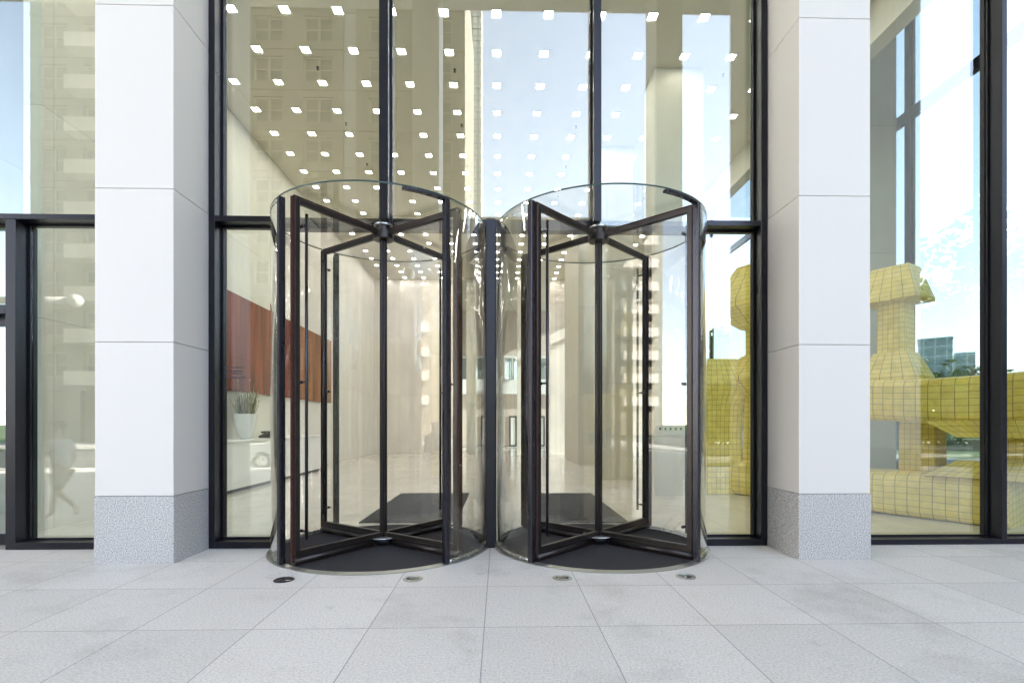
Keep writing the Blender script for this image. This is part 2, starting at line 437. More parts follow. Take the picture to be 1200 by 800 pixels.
l = bay('dark framed glass wall and side door left of the left pillar')
upright(l, -5.91, -5.79, 0, ZTR0); upright(l, -4.40, -4.364, 0, ZH)
rail(l, -5.91, -4.40, ZTR0, ZTR1); rail(l, -5.79, -4.40, 0, ZB, name='base_rail')
rail(l, -11.2, -4.40, ZH - .1, ZH, name='head_rail')
pane(l, -5.79, -4.40, ZB, ZTR0); pane(l, -11.2, -4.40, ZTR1, ZH - .1)
rail(l, -11.2, -5.91, ZTR0, ZTR1); rail(l, -7.9, -5.91, 2.82, 2.93, name='door_head'); rail(l, -11.2, -8.0, 0, ZB, name='base_rail')
pane(l, -7.9, -5.91, 2.93, ZTR0); pane(l, -11.2, -8.0, ZB, ZTR0); upright(l, -8.0, -7.9, 0, ZTR0)
d = MB(); d.bbox(-6.92, -6.84, -.05, .01, .02, 2.80, .004); d.bbox(-6.0, -5.925, -.05, .01, .02, 2.80, .004); d.bbox(-6.84, -6.0, -.05, .01, 2.70, 2.80, .004); d.bbox(-6.84, -6.0, -.05, .01, .02, .16, .004)
dr = d.build('door', M['frame'], l); pane(dr, -6.84, -6.0, .16, 2.70, y=-.02)

r = bay('tall dark framed glass wall right of the right pillar')
upright(r, 4.142, 4.17, 0, ZT - 1.5); upright(r, 6.29, 6.36, 0, ZT - 1.5); upright(r, 8.5, 8.57, 0, ZT - 1.5); upright(r, 10.3, 10.4, 0, ZT - 1.5)
for a, b in ((4.17, 6.29), (6.36, 8.5), (8.57, 10.3)):
    rail(r, a, b, 0, .07, name='base_rail'); pane(r, a, b, .07, ZT - 1.6); rail(r, a, b, ZT - 1.6, ZT - 1.5, name='head_rail')

# end wall of glass, running back from the right corner
s = empty('side_glass_wall', (10.25, 6.6, 0), 0, 'glass end wall of the lobby with one rail crossing behind the gold sculpture', 'glass wall')
for y in (0., 5.95, 12, 18, 23.3, 29.2): MB().bbox(-.06, .10, y, y + .16, 0, 14.2, .004).build('mullion', M['frame'], s)
MB().bbox(-.05, .09, .16, 5.95, 9.1, 9.36, .004).build('transom', M['frame'], s)
MB().bbox(-.05, .09, 6.11, 29.2, 9.1, 9.36, .004).build('transom', M['frame'], s)
for a, b in ((.16, 5.95), (6.11, 12), (12.16, 18), (18.16, 23.3), (23.46, 29.2)):
    MB().bbox(-.05, .08, a, b, 0, .1, .004).build('base_rail', M['frame'], s)
    MB().box(-.011, .011, a, b, .1, 9.1).build('glass_pane', M['tinted'], s)
    MB().box(-.011, .011, a, b, 9.36, 14.2).build('glass_pane', M['tinted'], s)

# ------------------------------------------------------------------ revolving doors
H = 3.90
def wing_meshes():
    r0, r1 = .024, 1.225
    fr = MB()
    fr.bbox(r1 - .062, r1, -.024, .024, .13, H, .005)            # outer stile
    fr.bbox(r0, r0 + .02, -.024, .024, .13, H, .005)
    fr.bbox(r0 + .02, r1 - .062, -.026, .026, H - .062, H - .002, .005)
    fr.bbox(r0 + .02, r1 + .004, -.026, .026, .085, .165, .006)
    fr.tube((.19, 0, .055), (r1 + .008, 0, .055), .042, n=14)      # rounded kick rail
    fr.bbox(.12, r1 - .02, -.034, -.027, .105, .118, .002); fr.bbox(.12, r1 - .02, .027, .034, .105, .118, .002)
    gl = MB().box(r0 + .02, r1 - .062, -.005, .005, .165, H - .062)
    br = MB()
    br.box(r1 + .001, r1 + .026, -.02, .02, .05, H - .002)
    br.box(.12, r1, -.012, .012, .004, .03)
    br.box(.12, r1, -.008, .008, H + .001, H + .02)
    bar = MB()
    for sgn in (1,):
        y = sgn * .07; x = r1 - .105
        bar.tube((x, y, .28), (x, y, H - .17), .0165, n=12)
        for z in (.36, 1.95, H - .28):
            bar.tube((x, sgn * .005, z), (x, y, z), .011, n=10)
            bar.tube((x, -sgn * .03, z), (x, -sgn * .006, z), .018, n=10)
    return fr, gl, br, bar
def revolving(xc, yc, theta, al, label):
    t = empty('revolving_door', (xc, yc, 0), 0, label, 'revolving door', 'pair of glass revolving doors')
    Rg = 1.275
    for sgn in (-1, 1):
        a0 = -math.pi / 2 + sgn * al; a1 = math.pi / 2 - sgn * al
        if sgn > 0: lo, hi = a0, a1
        else: lo, hi = math.pi / 2 + al, math.pi * 1.5 - al
        lo += .02; hi -= .02
        MB().arc_wall(Rg - .007, Rg + .007, lo, hi, .012, 3.925, 80, 0, 1).build('curved_glass', [M['clear'], M['edge']], t)
        MB().arc_wall(Rg - .014, Rg + .014, lo, hi, .006, .045, 36).build('base_channel', M['steel'], t)
    for sx in (-1, 1):
        for sy in (-1, 1):
            a = math.atan2(sy * math.cos(al), sx * math.sin(al))
            Mx = Matrix.Rotation(a, 4, 'Z')
            p = MB()
            p.bbox(Rg - .035, Rg + .035, -.03, .03, .006, 3.92, .007, M=Mx)
            p.box(Rg - .022, Rg + .022, .031 * sx * sy * -1 - .008, .031 * sx * sy * -1 + .008, .05, 3.88, 1, M=Mx)
            p.build('corner_post', [M['post'], M['brush']], t)
    # glass ceiling
    n = 64; m = MB(); zc0, zc1 = 3.928, 3.946; rr = Rg + .012
    ring = [(rr * math.cos(2 * math.pi * i / n), rr * math.sin(2 * math.pi * i / n)) for i in range(n)]
    vs_ = [(x, y, zc0) for x, y in ring] + [(x, y, zc1) for x, y in ring]
    m.add(vs_, [tuple(range(n))[::-1], tuple(range(n, 2 * n))], 0)
    m.add(vs_, [(i, (i + 1) % n, n + (i + 1) % n, n + i) for i in range(n)], 1, True)
    m.build('glass_ceiling', [M['clear'], M['edge']], t)
    MB().arc_wall(Rg - .03, Rg + .022, -math.pi / 2 + R(21), -math.pi / 2 + al + .02, 3.90, 3.925, 16).build('header_rail', M['post'], t)
    # floor
    MB().lathe([(0, .004), (1.235, .004), (1.235, .009), (0, .009)], n=72, smooth=False).build('floor_mat', M['mat'], t)
    MB().lathe([(1.237, .001), (1.325, .001), (1.325, .007), (1.237, .013)], n=96, smooth=False, close=True).build('floor_ring', M['ring'], t)
    # shaft and hubs
    MB().tube((0, 0, .02), (0, 0, 3.99), .026, n=16).build('centre_shaft', M['bronze'], t)
    MB().lathe([(.0, .012), (.115, .012), (.13, .03), (.155, .098), (.0, .098)], n=36).build('floor_hub', M['frame'], t)
    MB().lathe([(.034, .1), (.195, .1), (.2, .106), (.195, .114), (.034, .115)], n=40, smooth=False).build('hub_cover', M['steel'], t)
    hb = MB().lathe([(.03, 3.80), (.125, 3.80), (.125, 3.885), (.085, 3.90), (.085, 3.965), (.03, 3.965)], n=32, smooth=False)
    hb.lathe([(.03, 3.966), (.115, 3.966), (.115, 3.985), (.03, 3.985)], n=32, mi=1, smooth=False)
    hb.build('top_hub', [M['bronze'], M['steel']], t)
    fr, gl, br, bar = wing_meshes()
    w0 = fr.build('door_wing', M['bronze'], t); w0.rotation_euler.z = theta
    g0 = gl.build('glass_pane', M['leafglass'], w0); b0 = br.build('brush_seal', M['brush'], w0); h0 = bar.build('pull_bar', M['post'], w0)
    for k in range(1, 4):
        w1 = w0.copy(); COL.objects.link(w1); w1.parent = t; w1.rotation_euler.z = theta + k * math.pi / 2
        for o in (g0, b0, h0):
            q = o.copy(); COL.objects.link(q); q.parent = w1
    return t
revolving(-1.452, 6.465, R(234.1), R(43.4), 'left glass revolving door, its wings turned further toward the pillar with the rust panel behind')
revolving(1.248, 6.465, R(226.0), R(44.9), 'right glass revolving door, with the gold sculpture glimpsed past its far wing')

# in-ground uplights
for i, (x, y) in enumerate(((-2.08, 5.01), (-.841, 5.01), (.612, 5.01), (1.832, 5.02))):
    t = empty('ground_uplight', (x, y, 0), 0, ['darkest in-ground uplight, before the left edge of the left door', 'in-ground uplight before the right side of the left door', 'in-ground uplight before the left side of the right door', 'in-ground uplight before the right edge of the right door'][i], 'ground light', 'round lights set in the paving before the doors')
    MB().lathe([(.062, .002), (.095, .002), (.095, .005), (.088, .009), (.066, .009)], n=32, close=True, smooth=False).build('trim_ring', M['ring'] if i else M['frame'], t)
    MB().lathe([(0, .0045), (.05, .0042), (.0655, .0035), (.0655, .001), (0, .001)], n=28).build('lens', M['lens'], t)

# ------------------------------------------------------------------ lobby shell
YB = 26.7; ZC = 9.0; XL, XR = -6.45, 6.6
struct(MB().box(-60, XR, 6.62, 31, ZC, ZC + .3).build('ceiling', M['ceil']))
struct(MB().box(XR, 10.35, 6.62, 31, 14.2, 14.5).build('wing_ceiling', M['ceil']))
def wall(name, label, box, mat, cat='wall'):
    return tag(MB().box(*box).build(name, M[mat]), label, cat)
wall('lobby_wall', 'long pale lobby side wall carrying the rust red artwork', (XL - .25, XL, 7.4, YB, .002, ZC), 'sidewall')
wall('lobby_wall', 'beige panelled wall at the far end of the lobby', (XL, -2.46, YB, YB + .3, .002, ZC), 'wall')
wall('lobby_wall', 'pale green wall seen through the left bay', (-8.75, -8.45, 6.62, YB, .002, ZC), 'greenwall')
wall('lobby_wall', 'beige rear wall right of the back hall', (2.6, 10.2, YB, YB + .3, .002, ZC), 'wall')
wall('lobby_wall', 'dark beam at the right edge of the lobby ceiling', (XR, XR + .3, 6.62, 26.5, 8.25, 14.2), 'pillar_in', 'beam')
wall('inner_pillar', 'stone pier in front of the end glass wall', (8.7, 9.98, 12.7, 13.9, .002, 14.2), 'pillar_in', 'pillar')
pillar_b = wall('inner_pillar', 'grey white lobby pillar behind the right door\'s right side', (3.26, 4.30, 10.75, 11.5, .002, ZC), 'pillar_in', 'pillar')
wall('inner_pillar', 'pale lobby pillar right of the right door\'s centre shaft', (2.76, 3.61, 13.83, 14.6, .002, ZC), 'pillar_in', 'pillar')
wall('inner_pillar', 'long tan pier left of the right door\'s centre shaft', (2.89, 3.52, 18.76, 22.8, .002, ZC), 'pillar_in', 'pillar')
# grey squares along the grey white pillar
for i in range(9): MB().box(3.36 + i * .11, 3.40 + i * .11, 10.744, 10.749, 1.38, 1.43).build('square_marker', M['ink'], pillar_b)
# back hall
for x0, x1 in ((-1.72, -1.23), (-.13, .17), (.92, 1.14)):
    wall('hall_pillar', {-1.72: 'slim pale column left of the mullion between the doors', -.13: 'slim pale column just right of the mullion between the doors', .92: 'slim bright column beside the right door\'s far wing'}[x0], (x0, x1, YB - .1, YB + .3, .002, ZC), 'pillar_in', 'column')
hall = empty('hall_wall', (0, 34, 0), 0, 'bright two storey rear wall of the back hall with ledge and windows', 'wall')
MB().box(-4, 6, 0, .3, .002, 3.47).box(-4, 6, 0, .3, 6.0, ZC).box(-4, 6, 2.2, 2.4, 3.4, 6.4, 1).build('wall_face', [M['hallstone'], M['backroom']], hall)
MB().bbox(-4, 6, -.5, .1, 3.474, 4.43, .01).build('ledge', M['whitepaint'], hall)
for x0 in (-3.42, -1.56, .28, 2.12):
    z0, z1 = 4.434, 5.996
    fr = MB().bbox(x0 - .42, x0, -.02, .3, z0, z1, .006).bbox(x0, x0 + .09, -.08, .1, z0, z1).bbox(x0 + 1.33, x0 + 1.42, -.08, .1, z0, z1).bbox(x0 + .09, x0 + 1.33, -.08, .1, z1 - .12, z1).bbox(x0 + .55, x0 + .60, -.06, .09, z0, z1 - .12)
    wf = fr.build('window', M['whitepaint'], hall); MB().box(x0 + .09, x0 + 1.33, .02, .04, z0, z1 - .12).build('pane', M['glass'], wf)
for x0 in (-3.1, -1.22, .64, 2.5):
    fr = MB().bbox(x0, x0 + .09, -.07, -.003, .05, 2.05).bbox(x0 + .40, x0 + .49, -.07, -.003, .05, 2.05).bbox(x0 + .09, x0 + .40, -.07, -.003, 1.96, 2.05).bbox(x0 + .09, x0 + .40, -.07, -.003, .05, .14)
    wf = fr.build('door_frame', M['black'], hall); MB().box(x0 + .09, x0 + .40, -.03, -.02, .14, 1.96).build('pane', M['whitepaint'], wf)
    MB().bbox(x0 - .7, x0 + 1.1, -.12, -.004, .004, .045).build('threshold', M['steel'], hall)
struct(MB().box(-60, 10.35, 30, 37, -.4, .002).build('hall_floor', M['floor']))
struct(MB().box(-4.2, 6.2, 31, 37, ZC, ZC + .3).build('hall_ceiling', M['ceil']))
wall('hall_wall', 'left side wall of the back hall', (-4.3, -4.0, YB + .3, 36, .002, ZC), 'sidewall')

# the office tower above, on the portico soffit
tw = empty('office_tower', (-25, 10, ZT), 0, 'stone office tower carried above the portico', 'building')
MB().box(-40, 39, -14.7, 25, 0, 1.2).build('soffit', M['soffit'], tw)
MB().box(-40, 38.9, -14.6, 24.9, 1.2, 60).build('wall', M['limestone'], tw)
MB().box(-40, 35.3, -3.9, -3.4, -6.4, -.002).build('fascia', M['white'], tw)

# downlights in the ceiling
fr = MB(); a = .105; b_ = .078
fr.box(-a, a, -a, -b_, -.012, 0).box(-a, a, b_, a, -.012, 0).box(-a, -b_, -b_, b_, -.012, 0).box(b_, a, -b_, b_, -.012, 0)
d0 = None
for j in range(20):
    for i in range(13):
        x = -.06 + (i - 6) * .957; y = 7.39 + j * 1.0
        if y > YB - .3: continue
        if d0 is None:
            d0 = fr.build('ceiling_light', M['whitepaint']); tag(d0, 'small square downlight glowing in the lobby ceiling', 'ceiling light', 'square downlights in rows across the lobby ceiling')
            e0 = MB().box(-b_, b_, -b_, b_, -.007, -.003).box(-.022, .022, -.022, .022, -.011, -.0072, 1).build('lens', [M['lamp'], M['lampglow']], d0)
            o = d0
        else:
            o = d0.copy(); COL.objects.link(o); e = e0.copy(); COL.objects.link(e); e.parent = o
        o.location = (x, y, ZC - .001)
# sprinkler heads
s0 = None
for j in range(8):
    for i in range(4):
        x = -4.3 + i * 2.87 + .48; y = 8.9 + j * 2.0
        if s0 is None:
            s0 = MB().lathe([(0, 0), (.03, 0), (.03, -.01), (.012, -.014), (.012, -.05), (.028, -.052), (.028, -.058), (0, -.058)], n=12).build('sprinkler_head', M['black'])
            tag(s0, 'tiny dark sprinkler head in the lobby ceiling between downlights', 'sprinkler', 'sprinkler heads in the lobby ceiling'); o = s0
        else: o = s0.copy(); COL.objects.link(o)
        o.location = (x, y, ZC - .001)

# artwork
ar = empty('wall_artwork', (XL, 14, 2.3), 0, 'long rust red woven panel hung on the left lobby wall', 'artwork')
MB().bbox(.02, .09, -3.6, 2.3, .0, 2.35, .01).build('red_panel', M['art'], ar)
MB().bbox(.02, .088, 2.31, 5.6, .0, 2.35, .01).build('tan_panel', M['art2'], ar)
# reception counter, phone, planter
ct = empty('reception_counter', (-6.1, 13.2, 0), 0, 'white reception counter along the left lobby wall', 'counter')
MB().bbox(-.33, .30, -2.2, 3.6, .08, 1.10, .006).build('body', M['whitepaint'], ct)
MB().bbox(-.34, .34, -2.24, 3.64, 1.102, 1.15, .006).build('counter_top', M['whitepaint'], ct)
MB().box(-.33, .26, -2.17, 3.57, .003, .08).build('plinth', M['black'], ct)
ph = empty('desk_phone', (-6.1, 13.55, 1.15), R(60), 'small black telephone on the white reception counter', 'telephone')
MB().prism([(-.12, 0), (.12, 0), (.12, .10), (.05, .13), (-.12, .05)], -.11, .11).build('base', M['black'], ph)
MB().bbox(-.03, .10, -.155, -.115, .12, .17, .012).bbox(-.03, .10, .115, .155, .12, .17, .012).bbox(.02, .075, -.12, .12, .14, .175, .01).build('handset', M['black'], ph)
pt = empty('potted_plant', (-6.13, 12.55, 1.15), 0, 'white tapered pot of dried stems and pale blades on the reception counter', 'plant')
MB().lathe([(0, 0), (.10, 0), (.15, .06), (.225, .3), (.265, .58), (.27, .6), (.25, .6), (.235, .55), (0, .53)], n=32).build('pot', M['pot'], pt)
st = MB(); rnd = random.Random(11)
for i in range(110):
    a_ = rnd.uniform(0, 6.283); q = rnd.random() ** .5
    b0 = Vector((math.cos(a_) * q * .19, math.sin(a_) * q * .19, .52))
    hgt = rnd.uniform(.28, .62) if rnd.random() < .86 else rnd.uniform(.7, .95)
    ln = Vector((math.cos(a_) * q * .12 + rnd.uniform(-.05, .05), math.sin(a_) * q * .12 + rnd.uniform(-.05, .05), hgt))
    mi = rnd.choice((0, 0, 1, 2, 0))
    k1 = b0 + ln * .55 + Vector((rnd.uniform(-.015, .015), rnd.uniform(-.015, .015), 0)); k2 = b0 + ln
    if mi:
        st.tube(b0, k1, .006, .012, 5, mi, False); st.tube(k1, k2, .012, .002, 5, mi, False)
    else:
        st.tube(b0, k1, .005, .005, 5, 0, False); st.tube(k1, k2, .005, .004, 5, 0, False)
        if rnd.random() < .6: st.lathe([(0, -.02), (.018, 0), (.02, .02), (0, .05)], k2, 6, 1)
st.build('stems', [M['stalk'], M['leafpale'], M['leafdark']], pt)
# door mats
tag(MB().bbox(-2.14, -.657, 7.86, 11.2, .003, .014, .003).build('door_mat', M['rug']), 'charcoal mat on the lobby floor behind the left revolving door', 'door mat', 'charcoal mats behind the revolving doors')
tag(MB().bbox(.49, 1.975, 7.78, 11.12, .003, .014, .003).build('door_mat', M['rug']), 'charcoal mat on the lobby floor behind the right revolving door', 'door mat', 'charcoal mats behind the revolving doors')

# ------------------------------------------------------------------ gold sculpture
def tile_loft(rings, name, parent, tile=(.12, .12), smooth=True):
    """rings of equal point count, closed round; uv counts tiles round and along"""
    bm = bmesh.new(); uvl = bm.loops.layers.uv.new('UVMap')
    n = len(rings[0]); vv = [[bm.verts.new(p) for p in rg] for rg in rings]
    def lens(rg): 
        a_ = [0.]
        for k in range(n): a_.append(a_[-1] + (Vector(rg[(k + 1) % n]) - Vector(rg[k])).length)
        return a_
    mid = lens(rings[len(rings) // 2]); tot = max(4, round(mid[-1] / tile[0] / 4) * 4)
    us = [x / mid[-1] * tot for x in mid]; acc = 0
    for i in range(len(rings) - 1):
        seg = sum((Vector(rings[i + 1][k]) - Vector(rings[i][k])).length for k in range(n)) / n / tile[1]
        for k in range(n):
            k2 = (k + 1) % n
            f = bm.faces.new((vv[i][k], vv[i][k2], vv[i + 1][k2], vv[i + 1][k])); f.smooth = smooth
            for lp_, uv in zip(f.loops, ((us[k], acc), (us[k + 1], acc), (us[k + 1], acc + seg), (us[k], acc + seg))): lp_[uvl].uv = uv
        acc += seg
    for rg, rv in ((rings[0], vv[0]), (rings[-1], vv[-1])):
        f = bm.faces.new(rv); u_ = (Vector(rg[1]) - Vector(rg[0])).normalized()
        for lp_ in f.loops:
            p = lp_.vert.co - Vector(rg[0]); q = p - u_ * p.dot(u_); lp_[uvl].uv = (p.dot(u_) / tile[0], q.length / tile[1])
    bmesh.ops.recalc_face_normals(bm, faces=bm.faces)
    for e_ in bm.edges:
        if len(e_.link_faces) == 2 and e_.calc_face_angle(0) > .25: e_.smooth = False
    me = bpy.data.meshes.new(name); bm.to_mesh(me); bm.free(); me.materials.append(M['gold'])
    o = bpy.data.objects.new(name, me); COL.objects.link(o); o.parent = parent; return o
D = Vector((.517, -.856, 0)).normalized(); N = Vector((.856, .517, 0)).normalized()   # along and across the long bars
gs = empty('gold_sculpture', (5.9, 9.4, .004), 0, 'gold tiled sculpture of stacked flaring bars and columns behind the right hand glass', 'sculpture')
O = Vector((5.15 - 5.9, 10.77 - 9.4, 0)); UP = Vector((0, 0, 1))
def smooth_profile(prof, k=3):
    out = []
    for (z0, *a0), (z1, *a1) in zip(prof[:-1], prof[1:]):
        for i in range(k):
            f_ = i / k; g_ = f_
            out.append((z0 + (z1 - z0) * f_, *[p + (q - p) * g_ for p, q in zip(a0, a1)]))
    out.append(prof[-1]); return out
def loop(c_, a_, b2, z, m=4, bow=.035, X=D, Y=N, lean=0):
    pts = []
    for (s0_, t0_), (s1_, t1_) in (((-1, -1), (1, -1)), ((1, -1), (1, 1)), ((1, 1), (-1, 1)), ((-1, 1), (-1, -1))):
        for i in range(m):
            f_ = i / m; w_ = 1 + bow * 4 * f_ * (1 - f_)
            u_, v_ = s0_ + (s1_ - s0_) * f_, t0_ + (t1_ - t0_) * f_
            if s0_ == s1_: u_ *= w_
            else: v_ *= w_
            pts.append(c_ + X * (u_ * a_) + Y * (v_ * b2) + UP * z)
    return pts
def column(pos, prof, name, off=.42, tile=(.075, .085), X=D, Y=N, c_=None):
    c_ = O + D * pos + N * off if c_ is None else c_
    tile_loft([loop(c_, a_, b2, z, X=X, Y=Y) for z, a_, b2 in smooth_profile(prof)], name, gs, tile)
def bar(p0, p1, z0, z1, name, front=-.16, back=.8, n=36, tile=(.10, .16), sag=.05):
    rings = []
    for i in range(n):
        f_ = i / (n - 1); c_ = O + D * (p0 + (p1 - p0) * f_)
        wob = .05 * math.sin(f_ * 7.3) + .03 * math.sin(f_ * 17); dz = sag * math.sin(f_ * 5.2 + .6); sw = 1 + .05 * math.sin(f_ * 9)
        zc = (z0 + z1) / 2 + dz; hh = (z1 - z0) / 2 * sw; rg = []
        for q in range(28):
            t_ = 2 * math.pi * (q + .5) / 28; cx, cz = math.cos(t_), math.sin(t_)
            ex = .34
            px = math.copysign(abs(cx) ** ex, cx); pz = math.copysign(abs(cz) ** ex, cz)
            rg.append(c_ + N * ((front + back) / 2 + px * (back - front) / 2 + wob) + UP * max(.0, zc + pz * hh))
        rings.append(rg)
    tile_loft(rings, name, gs, tile)
bar(-.5, 4.2, .0, .72, 'base_bar', sag=.0)
bar(.75, 4.45, 1.54, 2.27, 'upper_bar')
column(2.62, [(2.2, .42, .40), (2.30, .42, .40), (2.72, .25, .25), (2.725, .205, .205), (3.585, .195, .195), (3.59, .42, .40), (3.63, .43, .40), (4.18, .27, .26)], 'pagoda_column')
column(3.0, [(.66, .25, .25), (1.60, .24, .24)], 'short_column')
column(4.2, [(.66, .24, .25), (1.60, .24, .24)], 'short_column')
def lip(p0, p1, z0, z1, taper0, taper1, name):
    """slab whose near end slopes back, like a mitred gutter"""
    rings = []
    for i in range(12):
        f_ = i / 11; rg = []
        for (nn, zz) in ((-.22, z0), (.72, z0), (.72, z1), (-.22, z1)):
            st_ = p0 + (taper0 if zz == z0 else taper1); c_ = O + D * (st_ + (p1 - st_) * f_)
            rg.append(c_ + N * (nn + .03 * math.sin(f_ * 6)) + UP * zz)
        rings.append(rg)
    tile_loft(rings, name, gs, (.1, .1))
lip(3.22, 4.5, 1.30, 1.56, .42, 0., 'lower_lip')
lip(3.22, 4.5, .70, .96, 0., .42, 'upper_lip')
column(.30, [(.66, .36, .34), (2.05, .33, .32), (2.06, .40, .36), (2.42, 1.0, .50), (2.5, 1.0, .50), (2.95, .36, .34), (2.96, .31, .31), (3.5, .31, .31), (3.51, .40, .36), (4.0, 1.1, .55), (4.1, 1.1, .55), (4.85, .45, .40)], 'flared_column', tile=(.11, .11))
column(1.5, [(2.2, .40, .36), (2.3, .38, .34), (2.62, .22, .22), (3.1, .2, .2), (3.11, .36, .34), (3.5, .22, .22)], 'stub_column')
X_, Y_ = Vector((1, 0, 0)), Vector((0, 1, 0))
column(0, [(0, .60, .42), (1.2, .55, .40), (1.9, .58, .42), (2.3, .85, .5), (2.4, .85, .5), (2.9, .50, .4)], 'broad_block', tile=(.12, .12), X=X_, Y=Y_, c_=O + Vector((-.5, .55, 0)))

# ------------------------------------------------------------------ trees
def leaf_mesh(name, rx, rz, n, mat, seed, leaf=.22):
    rnd = random.Random(seed); m = MB()
    cl = []
    for i in range(26):
        while True:
            p = Vector((rnd.uniform(-1, 1), rnd.uniform(-1, 1), rnd.uniform(-1, 1)))
            if .25 < p.length < 1: break
        cl.append((Vector((p.x * rx, p.y * rx, p.z * rz)), rnd.uniform(.22, .42)))
    for i in range(n):
        c_, rr = rnd.choice(cl)
        d_ = Vector((rnd.gauss(0, 1), rnd.gauss(0, 1), rnd.gauss(0, 1))).normalized() * (rnd.random() ** .4)
        p = c_ + Vector((d_.x * rx * rr, d_.y * rx * rr, d_.z * rz * rr))
        a_ = Vector((rnd.gauss(0, 1), rnd.gauss(0, 1), rnd.gauss(0, .6))).normalized(); b2 = a_.orthogonal().normalized()
        b2 = Matrix.Rotation(rnd.uniform(0, 6.28), 3, a_) @ b2
        s_ = leaf * rnd.uniform(.6, 1.3)
        m.add([p - a_ * s_, p + b2 * s_ * .5, p + a_ * s_, p - b2 * s_ * .5], [(0, 1, 2, 3)])
    me = bpy.data.meshes.new(name); me.from_pydata(m.v, [], m.f); me.materials.append(M[mat]); return me, cl
def trunk_mesh(name, h, rx, cl, seed):
    rnd = random.Random(seed); m = MB()
    pts = [Vector((rnd.uniform(-.12, .12) * k, rnd.uniform(-.12, .12) * k, h * k / 4)) for k in range(5)]
    rad = [.26, .2, .16, .12, .07]
    for k in range(4): m.tube(pts[k], pts[k + 1], rad[k], rad[k + 1], 9, 0, False)
    for c_, rr in cl[::2]:
        m.tube(pts[2] + (pts[4] - pts[2]) * rnd.random(), Vector((c_.x, c_.y, c_.z + h)), .07, .02, 6, 0, False)
    me = bpy.data.meshes.new(name); me.from_pydata(m.v, [], m.f); me.materials.append(M['bark']); return me
kinds = []
for k, (rx, rz, n, mt, h) in enumerate(((3.0, 3.4, 5200, 'leafA', 5.2), (2.6, 2.6, 4200, 'leafB', 4.2), (3.6, 3.0, 5600, 'leafA', 4.6))):
    me, cl = leaf_mesh('crown', rx, rz, n, mt, 20 + k); kinds.append((me, trunk_mesh('trunk', h, rx, cl, 40 + k), h))
def tree(x, y, k, s_, label, group):
    t = empty('tree', (x, y, -.1), random.uniform(0, 6.28), label, 'tree', group); t.scale = (s_, s_, s_)
    a_ = bpy.data.objects.new('trunk', kinds[k][1]); COL.objects.link(a_); a_.parent = t
    b2 = bpy.data.objects.new('crown', kinds[k][0]); COL.objects.link(b2); b2.parent = t; b2.location.z = kinds[k][2]
for x, y, k, s_ in ((36, 42, 1, .8), (42, 46, 0, .8), (47, 47, 2, .75), (53, 50, 0, .95), (33, 44, 2, .7), (60, 56, 1, 1.1), (50, 62, 0, 1.05), (66, 60, 2, 1.0), (44, 60, 1, .9), (27.5, 32, 1, .55), (38, 17, 0, .9), (45, 21, 1, 1.1), (41, 27, 2, .9), (34, 22, 1, .7), (52, 14, 2, 1.2)):
    tree(x, y, k, s_, 'green park tree on the lawn beyond the glass end wall', 'park trees beyond the end wall')
for x, y, k, s_ in ((14.5, -24, 0, 1.05), (18.5, -25, 1, 1.0), (23, -23, 2, 1.0), (33, -24, 0, 1.9), (40, -26, 2, 1.7), (28, -26, 1, 1.3), (9.0, -27, 1, .75), (47, -24, 0, 1.5), (-48, -24, 0, 1.2), (-54, -26, 2, 1.2)):
    tree(x, y, k, s_, 'leafy street tree across the road, seen as a reflection in the glass', 'street trees across the road')
def hedge(x0, x1, y, h, label):
    rnd = random.Random(int(x0)); m = MB()
    for i in range(int((x1 - x0) * 130)):
        p = Vector((rnd.uniform(x0, x1), y + rnd.gauss(0, .45), rnd.random() ** .6 * h * (1 + .25 * math.sin(x0 + i * .37))))
        a_ = Vector((rnd.gauss(0, 1), rnd.gauss(0, 1), rnd.gauss(0, 1))).normalized(); b2 = a_.orthogonal().normalized(); s_ = rnd.uniform(.1, .22)
        m.add([p - a_ * s_, p + b2 * s_ * .6, p + a_ * s_, p - b2 * s_ * .6], [(0, 1, 2, 3)])
    me = bpy.data.meshes.new('hedge'); me.from_pydata(m.v, [], m.f); me.materials.append(M['leafA']); o = bpy.data.objects.new('hedge', me); COL.objects.link(o)
    tag(o, label, 'hedge')
def woods(name, pts, h, n, label):
    rnd = random.Random(n); m = MB()
    for i in range(n):
        q = rnd.random() * (len(pts) - 1); j = int(q); f_ = q - j
        x = pts[j][0] + (pts[j + 1][0] - pts[j][0]) * f_ + rnd.gauss(0, 3); y = pts[j][1] + (pts[j + 1][1] - pts[j][1]) * f_ + rnd.gauss(0, 3)
        top = h * (.72 + .2 * math.sin(q * 9.) + .16 * math.sin(q * 23. + 1) + .08 * math.sin(q * 57))
        p = Vector((x, y, rnd.random() ** .75 * top - .2))
        a_ = Vector((rnd.gauss(0, 1), rnd.gauss(0, 1), rnd.gauss(0, 1))).normalized(); b2 = a_.orthogonal().normalized(); s_ = rnd.uniform(.35, .8)
        m.add([p - a_ * s_, p + b2 * s_ * .6, p + a_ * s_, p - b2 * s_ * .6], [(0, 1, 2, 3)])
    me = bpy.data.meshes.new(name); me.from_pydata(m.v, [], m.f); me.materials.append(M['leafB']); o = bpy.data.objects.new(name, me); COL.objects.link(o)
    return tag(o, label, 'woods', None, 'stuff')
woods('woods', [(30, 130), (62, 100), (90, 84), (110, 66), (125, 30)], 12.5, 22000, 'far treeline closing off the park lawn')
woods('woods', [(4, -52), (30, -50), (60, -46), (90, -40), (120, -30)], 12, 24000, 'treeline behind the street trees across the road')
hedge(30, 62, 40, 2.4, 'dark green hedge along the far side of the lawn')
hedge(10, 46, -21.5, 1.3, 'low green hedge across the road')

